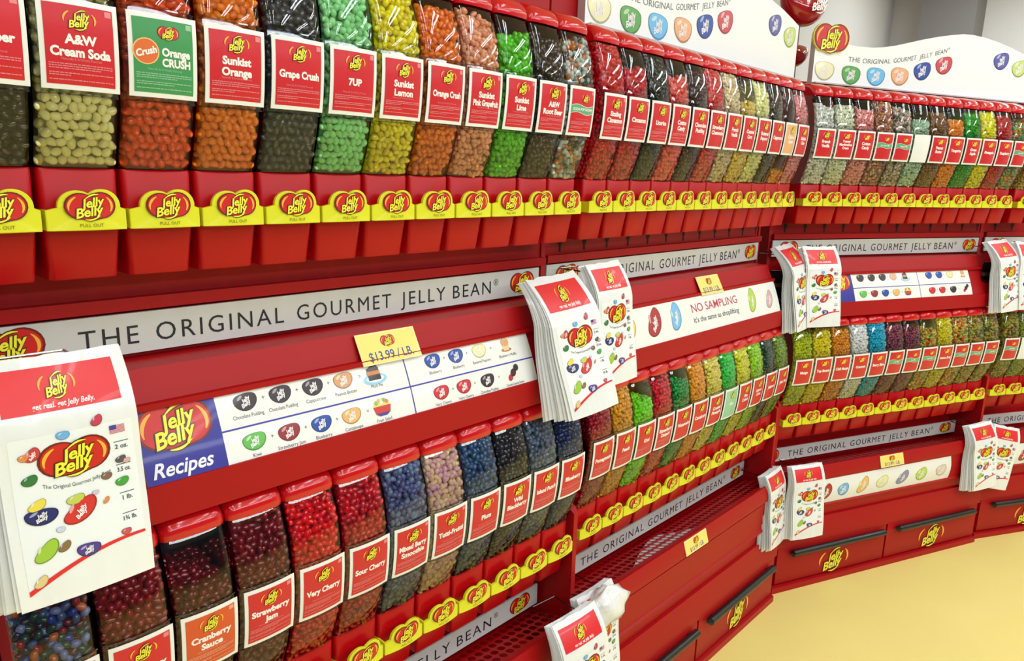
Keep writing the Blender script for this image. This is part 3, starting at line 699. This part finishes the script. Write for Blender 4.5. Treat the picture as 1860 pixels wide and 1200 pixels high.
LO = {1: [('assorted dark', 'assort', .9, ['Assorted'], CR), ('garnet', (134, 22, 30), .9, ['Cranberry'], CR), ('maroon', (110, 20, 28), .34, ['Cranberry', 'Sauce'], CO), ('dark ruby', (120, 18, 28), .98, ['Strawberry', 'Jam'], CR),
          ('cherry red', (224, 24, 34), .93, ['Very Cherry'], CR), ('deep cherry red', (196, 18, 36), .95, ['Sour Cherry'], CR), ('lavender blue', 'berry', .95, ['Mixed Berry', 'Smoothie'], CR), ('speckled pink and peach', 'tutti', .95, ['Tutti-Fruitti'], CR),
          ('steel blue', (64, 92, 128), .97, ['Plum'], CR), ('blackberry black', (40, 36, 44), .97, ['Wild', 'Blackberry'], CR), ('slate grey', (96, 108, 128), .96, ['Island Punch'], CR), ('navy blue', (24, 48, 98), .97, ['Blueberry'], CR)],
      2: [('pomegranate red', (176, 30, 48), .97, ['Pomegranate'], CR), ('golden', (226, 160, 30), .93, ['Peach'], CR), ('neon green', (130, 226, 30), .5, ['Kiwi'], CR), ('strawberry red', (216, 34, 52), .86, ['Strawberry', 'Daiquiri'], CR),
          ('kelly green', (20, 150, 62), .66, ['Watermelon'], CR), ('apricot', (246, 164, 40), .92, ['Cantaloupe'], CR), ('butter yellow', (236, 216, 110), .93, ['Crushed', 'Pineapple'], CR), ('spring green', (70, 204, 90), .92, ['Mint'], (150, 206, 170)),
          ('mellow yellow', (226, 222, 70), .95, ['Pina', 'Colada'], CR), ('lime', (168, 216, 60), .95, ['Lemon', 'Lime'], CR), ('forest green', (40, 76, 56), .9, ['Jalapeno'], CR), ('olive green', (130, 160, 50), .95, ['Juicy Pear'], CR)],
      3: [('lime yellow', (196, 206, 40), .85, ['Mango'], CR), ('canary yellow', (238, 214, 30), .82, ['Top Banana'], CR), ('honey orange', (226, 150, 50), .85, ['Chili Mango'], CR), ('snow white', (240, 240, 234), .93, ['Coconut'], CR),
          ('turquoise', (40, 176, 206), .97, ['Berry Blue'], CR), ('plum and rose mixed', 'plum', .85, ['Snapple Mix'], CR, 'wave'), ('wine red mixed', 'plum', .74, ['Snapple Mix'], CR, 'wave'), ('yellow, green and red mixed', 'multi', .6, ['Sours Mix'], CR, 'wave'),
          ('mustard yellow', (222, 206, 60), .95, ['Lemon Drop'], CR), ('multicoloured', 'multi', .9, ['Fruit Bowl'], CR, 'wave'), ('yellow and olive mixed', 'tropic', .95, ['Tropical Mix'], CR, 'wave'), ('orange and gold mixed', 'tropic', .95, ['Citrus Mix'], CR, 'wave')],
      4: [('olive and gold mixed', 'tropic', .95, ['Smoothie', 'Blend'], CR, 'wave'), ('moss green', (150, 160, 60), .9, [], None), ('pear green', (170, 180, 60), .9, ['Pear'], CR)]}
for row_ in (UP, LO):       # brand words are printed on the cards only; the mix cards keep to the plain kinds
    for lst in row_.values():
        for i, q in enumerate(lst):
            if q[3] == ['Snapple Mix']: lst[i] = q[:3]+(['Fruit Mix'],)+q[4:]
LEV = {'UP1': [1, 1, 1, 1, 1, 1, 0.97, 0.93, 0.94, 0.88, 0.91, 0.94], 'UP2': [0.98, 0.84, 0.96, 0.85, 0.92, 0.97, 0.98, 0.76, 0.96, 0.82, 0.14, 0.93], 'UP3': [0.88, 0.9, 0.87, 0.97, 0.91, 0.79, 0.9, 0.83, 0.93, 0.96, 0.92, 0.86], 'UP4': [0.93, 0.93], 'LO1': [0.96, 0.96, 0.74, 0.98, 0.96, 0.97, 0.98, 0.97, 0.98, 0.98, 0.98, 0.98], 'LO2': [0.98, 0.97, 0.83, 0.94, 0.87, 0.97, 0.97, 0.97, 0.98, 0.98, 0.97, 0.98], 'LO3': [0.95, 0.93, 0.94, 0.97, 0.98, 0.93, 0.89, 0.84, 0.98, 0.96, 0.98, 0.98], 'LO4': [0.98, 0.96, 0.96]}
PITCH_X = .0762; indiv = 0
LC = {}
for rowname, tab, dz, dd in (('upper', UP, 0, 0), ('lower', LO, -.654, .017)):
    for u, lst in tab.items():
        for i, q in enumerate(lst):
            words, col, level, lines, bg = q[:5]; level = LEV[('UP' if rowname == 'upper' else 'LO')+str(u)][i]; kind = q[5] if len(q) > 5 else ''
            x = .022+(i+.5)*PITCH_X; near = u == 1 or (u == 2 and i < 4)
            base = u2w(u, (x, -(D0+dd), Z0+dz)); rz = UN[u][2]
            fill = 'almost empty' if level < .4 else 'partly filled' if level < .9 else 'full'
            nb = f"beside the {lst[i+1][0]} one" if i+1 < len(lst) else f"beside the {lst[i-1][0]} one"
            lab = f"{fill} dispenser of {words} beans, {rowname} row of the {POS[u]} stand"
            t = empty('candy_dispenser', base, rz, lab, 'candy dispenser', f'{rowname} row of candy dispensers')
            link('clear_bin', SH, t); link('bin_back', BK, t); link('lid', LD, t); link('chute', CH, t)
            link('handle', HD, t)
            if bg or not (rowname == 'lower' and u == 4): link('card_holder', HO, t)
            key = (tuple(lines), bg, kind, 2 if near else 0)
            if key not in LC: LC[key] = label_mesh(lines, bg, 2 if near else (1 if u == 2 else 0), kind)
            tag(link('label_card', LC[key], t), ('white bordered card in ' + {CR: 'red', CG: 'green', CO: 'orange'}.get(bg, 'pale colour')) if bg else 'blank white card')
            gap = rowname == 'upper' and u == 1 and 1 <= i <= 5
            side = i == 0 and u > 1
            sd = i % 2 if level >= .9 else 0
            lv = 1 if level >= .97 else round(level, 2)
            me = heap_mesh(lv, side, gap, u == 1, 0 if lv == 1 else (.12 if i % 2 else -.1), sd)
            if isinstance(col, str): me = me.copy(); me.materials[0] = MM[col]
            h = link('jelly_beans', me); h.location = [c*S for c in base]; h.rotation_euler = (0, 0, rz)
            if not isinstance(col, str): h.color = (*lin(col), 1)
            tag(h, f"{words} jelly beans inside the {rowname} row of the {POS[u]} stand", 'jelly beans', kind='stuff')
            if gap:
                row = 0; z = 1.2495; c0, s0 = math.cos(rz), math.sin(rz)
                while z < 1.308:
                    for k in range(8):
                        xx = -.0312+(k+(row % 2)*.45)*.0088+rg.normal()*.0007
                        if abs(xx) > .0322: continue
                        p_ = loc(xx, F(z)+crown(xx)-BR_-.0012-abs(rg.normal())*.0006, z+rg.normal()*.0006)
                        R = flat_rot(); o = link('jelly_bean', BEANMESH); kf = float(rg.uniform(.9, 1.15)); o.color = (*[min(1, v*kf) for v in lin(col)], 1)
                        o.matrix_world = Matrix.Translation(Vector([(base[0]+p_[0])*S, (base[1]+p_[1])*S, (base[2]+p_[2])*S])) @ Matrix(R.tolist()).to_4x4()
                        tag(o, f"{words} jelly bean lying against the clear front below the {'green' if bg == CG else words} dispenser's card", 'jelly bean', f'{words} jelly beans below the card'); indiv += 1
                    z += .0082; row += 1
print('individual beans', indiv)

# ------------------------------------------------------------------ pads of printed candy bags
BW, BH = .114, .212
def bag_print():
    p = Print(); V = lambda v: BH*(.5-v)            # v: 0 top .. 1 bottom
    X = lambda u: BW*(u-.5)
    rd = pm((226, 36, 44))
    p.rect(X(.06), V(.18), X(.90), V(.03), rd, 1.5, 8, 10)
    logo(p, X(.46), V(.092), .032, False, 2, 2); p.text('get real. get Jelly Belly.', X(.48), V(.157), .0058, pm((250, 240, 240)), 2, bold=.02, shear=.2, maxw=.05)
    x0, x1 = X(.07), X(.95)
    top, bot = [], []
    def wave(u): return .875-.055*math.sin((u-.05)*math.pi*.9)+.05*(1-u)-.055*u
    for i in range(13):
        u = .07+.88*i/12; top.append((X(u), V(wave(u)))); bot.append((X(u), V(wave(u)+.012+.012*(1-u))))
    n = 14
    for j in range(n):
        A = [(a, V(.26)+(b_-V(.26))*j/n) for a, b_ in top]; B = [(a, V(.26)+(b_-V(.26))*(j+1)/n) for a, b_ in top]; p.band(A, B, pm((240, 243, 246)), .6)
    p.band(top, bot, rd, 2)
    M = lambda v: V(.26+.6*v); U = lambda u: X(.08+.86*u)
    logo(p, U(.49), M(.2), .056, True, 2, 2)
    ar = pm((70, 80, 90))
    p.text('The Original Gourmet Jelly Bean', U(.49), M(.40), .0052, ar, 2, maxw=.055, warp=lambda x: 6.0*(x-U(.49))**2)
    Y = (236, 214, 80)
    for u, v, r, k, c, ro, mk in [(.10, .13, .008, .7, (226, 140, 80), .1, 0), (.16, .12, .012, .72, (206, 60, 66), .9, 1), (.41, .02, .009, .7, (110, 176, 230), 0, 0), (.70, -.03, .009, .7, (196, 60, 80), .6, 0),
                              (.12, .30, .0105, .75, (50, 120, 60), .4, 0), (.15, .49, .0125, .6, Y, .5, 0), (.17, .57, .021, .6, (40, 44, 110), -.05, 1), (.45, .51, .0125, .6, (196, 206, 90), .2, 0), (.48, .60, .026, .55, (214, 50, 44), .62, 1),
                              (.73, .40, .008, .7, (130, 96, 80), 0, 0), (.86, .47, .010, .7, (70, 160, 60), .2, 0), (.70, .58, .006, .6, (226, 140, 80), .9, 0), (.17, .83, .02, .55, (160, 200, 60), .8, 0), (.31, .83, .010, .6, (140, 110, 70), .7, 0),
                              (.50, .90, .0165, .65, (80, 60, 140), -.1, 1), (.84, .86, .0075, .75, (200, 84, 90), 0, 0), (.09, 1.04, .011, .6, (226, 200, 140), .8, 0), (.62, .5, .005, .7, (206, 196, 220), 0, 0), (.30, .70, .006, .7, (206, 210, 236), 0, 0), (.87, .30, .008, .7, (90, 80, 90), .3, 0), (.92, .32, .006, .7, (220, 170, 160), .1, 0)]:
        bean2d(p, U(u), M(v), r*.62, r*k*.62, c, ro, mk, 3)
    fx, fz = U(.86), M(.06)
    for k in range(7): p.rect(fx-.006, fz-.0042+k*.0012, fx+.0075, fz-.0036+k*.0012, pm((206, 60, 80)), 2)
    p.rect(fx-.006, fz, fx, fz+.0042, pm((60, 60, 160)), 3)
    for v, t in ((.2, '2 oz.'), (.38, '3.5 oz.'), (.6, '1 lb.'), (.76, '1¾ lb.')):
        p.text(t, U(.89), M(v), .006, ar, 2, bold=.02, maxw=.012); p.rect(U(.89)-.0065, M(v)+.0045, U(.89)+.0065, M(v)+.0052, ar, 2)
    return p
BP = bag_print()
# bag profile: v -> (forward offset); the top folds back over the peg
def bagfn(bend, lean, roll=0, curl=0, curve=0):
    def f(x, z, h):
        v = .5-z/BH; fwd = lean*v-bend*max(0, (.27-v)/.27)**1.6+.004*math.sin(v*7+1)*(1-v)+curve*math.cos(x/BW*math.pi)*.5
        zz = -BH*v+bend*.35*max(0, (.27-v)/.27)
        X = x*(1+.03*math.sin(v*3)); c, s = math.cos(roll), math.sin(roll)
        return (c*X-s*zz, -(fwd+h), s*X+c*zz)
    return f
def pad(u, xc, d, zt, label, bend=.03, lean=.05, yaw=0, roll=0, layers=7, shift=-.0035, group=None, wisp=0, w=1.0):
    t = empty('bag_pad', u2w(u, (xc, -d, zt)), UN[u][2]+yaw, label, 'pad of bags', group)
    f0 = bagfn(bend, lean, roll, curve=.006); b = MB()
    f = lambda x, z, h: (lambda q: (q[0]*w, q[1], q[2]))(f0(x, z, h))
    nx, nz = 8, 30; rnd = random.Random(int(xc*1000)+u)
    jag = [rnd.uniform(0, .0025) for _ in range(nx+1)]
    b.grid([[f(-BW/2+BW*i/nx, BH/2-BH*j/nz+(jag[i] if j == 0 else 0), 0) for i in range(nx+1)] for j in range(nz+1)], FILMW)
    BP.build(b, f, .00032); tag(b.obj('front_bag', t, 1.2), 'printed white bag with red header band')
    b = MB()
    for k in range(1, layers+1):
        jx, jr, js = shift*k+rnd.uniform(-.002, .002), rnd.uniform(-.012, .012), 1+rnd.uniform(-.01, .012)+.006*k/layers; back = .0028*k
        ff = bagfn(bend*(1-.03*k), lean*(1-.02*k), roll+jr, curve=.006)
        b.grid([[(lambda q: (q[0]*w+jx*(.3+.7*j/nz), q[1]+back, q[2]*js))(ff(-BW/2+BW*i/nx, BH/2-BH*j/nz, 0)) for i in range(nx+1)] for j in range(nz+1)], FILM if k > 1 else FILMW)
    # torn plastic left on the wicket
    b.obj('bag_sheets', t, 1.2)
    b = MB(); bd = bend+.02
    for sx in (-.03, .03): b.tube([(sx*w, bd+.06, -.006), (sx*w, bd-.01, -.006), (sx*w, bd-.022, .004)], .0015, mat('wicket_wire', (150, 150, 152), .25, 0, .5, 1), 6)
    b.tube([(-.03*w, bd+.06, -.006), (.03*w, bd+.06, -.006)], .0015, mat('wicket_wire', (150, 150, 152), .25, 0, .5, 1), 6); b.obj('wicket', t)
    if wisp:
        b = MB(); P = []
        for i in range(13):
            th = math.pi*i/12; row = []
            for j in range(26):
                a = 2*math.pi*j/26; r = math.sin(th)*(1+.12*math.sin(5*a+i)+.09*rnd.uniform(-1, 1))
                row.append((.060*r*math.cos(a)+.002, -.012-.026*r*math.sin(a)*1.1, -.018+.04*math.cos(th)*(1+.1*math.sin(3*a))))
            P.append(row)
        b.grid(P, FILMW, True); tag(b.obj('folded_top', t, 1.2), 'crumpled clear plastic folded over the top')
    return t
G = None
pad(1, .080, .378, 1.062, 'large pad of printed plastic bags hanging at the left edge of the picture', .028, .02, 0, 0, 8)
pad(2, -.080, .345, 1.054, 'front left pad of printed bags between the recipes card and no sampling notice', .05, .06, -.12, .10, 8, -.005)
pad(2, .058, .338, 1.076, 'pad of printed bags just left of the no sampling notice, behind another pad', .03, .03, 0, .02, 6, w=.92)
pad(3, -.010, .345, 1.052, 'left pad of bags seen edge on, right of the no sampling notice', .055, .03, .45, .05, 8, -.005)
pad(3, .080, .345, 1.056, 'right pad of bags facing the aisle left of the far recipe card', .03, .03, -.1, .0, 6)
pad(4, -.035, .345, 1.055, 'left pad of bags at the right picture edge, upper height', .05, .03, .2, .05, 7, -.005)
pad(4, .080, .345, 1.058, 'pad of bags cut by the right picture edge, upper height', .03, .03, -.1, 0, 6)
pad(3, -.040, .385, .412, 'left pad of bags seen edge on, low left of the picture strip', .02, .02, .45, .0, 9, -.004)
pad(3, .083, .385, .412, 'right pad of bags low down, left of the curved bean picture strip', .02, .02, -.05, 0, 6)
pad(4, -.055, .39, .436, 'left pad of bags low at the right, with a tilted red header', .03, .02, .1, .05, 8, -.005)
pad(4, .060, .385, .420, 'rightmost low pad of bags with a red header tilted the other way', .02, .015, -.1, -.22, 5)
pad(1, .872, .40, .432, 'slanting pad of bags at the bottom edge of the picture, left of a crumpled one', .03, .03, -.1, .06, 7, -.004)
pad(2, .022, .378, .432, 'pad of bags with a crumpled clear top at the bottom edge of the picture', .02, .02, 0, 0, 6, wisp=1)

# clear wicket holders behind the upper pads
HOLD = clear('holder_acrylic', (.8, .78, .74), 1.2)
for u, where in ((2, 'behind the two pads beside the no sampling notice'), (3, 'behind the pads left of the far recipe card'), (4, 'behind the pads at the right edge of the picture'), (1, 'behind the large pad at the left edge of the picture')):
    t = empty('bag_holder', u2w(u, (-.005, -.325, .87)), UN[u][2], 'clear acrylic bag holder plate '+where, 'bag holder')
    b = MB(); out = []
    for cx, cz, a0 in ((.098, .123, 0), (-.098, .123, 90), (-.098, .012, 180), (.098, .012, 270)):
        for k in range(4): a = math.radians(a0+30*k); out.append((cx+.01*math.cos(a), cz+.01*math.sin(a)))
    n = len(out); v = [(x, 0, z) for x, z in out]+[(x, .004, z) for x, z in out]
    b.add(v, [tuple(range(n)), tuple(range(2*n-1, n-1, -1))]+[(i, i+n, (i+1) % n+n, (i+1) % n) for i in range(n)], HOLD); b.obj('plate', t)
    b = MB()
    for z in (.04, .085): b.box(-.1, .1, .004, .008, z, z+.012, mat('frosted_acrylic_rib', (190, 180, 160), .3))
    b.box(-.012, .012, .004, .12, .03, .10, mat('frosted_acrylic_rib', (190, 180, 160), .3)); b.obj('bracket', t)
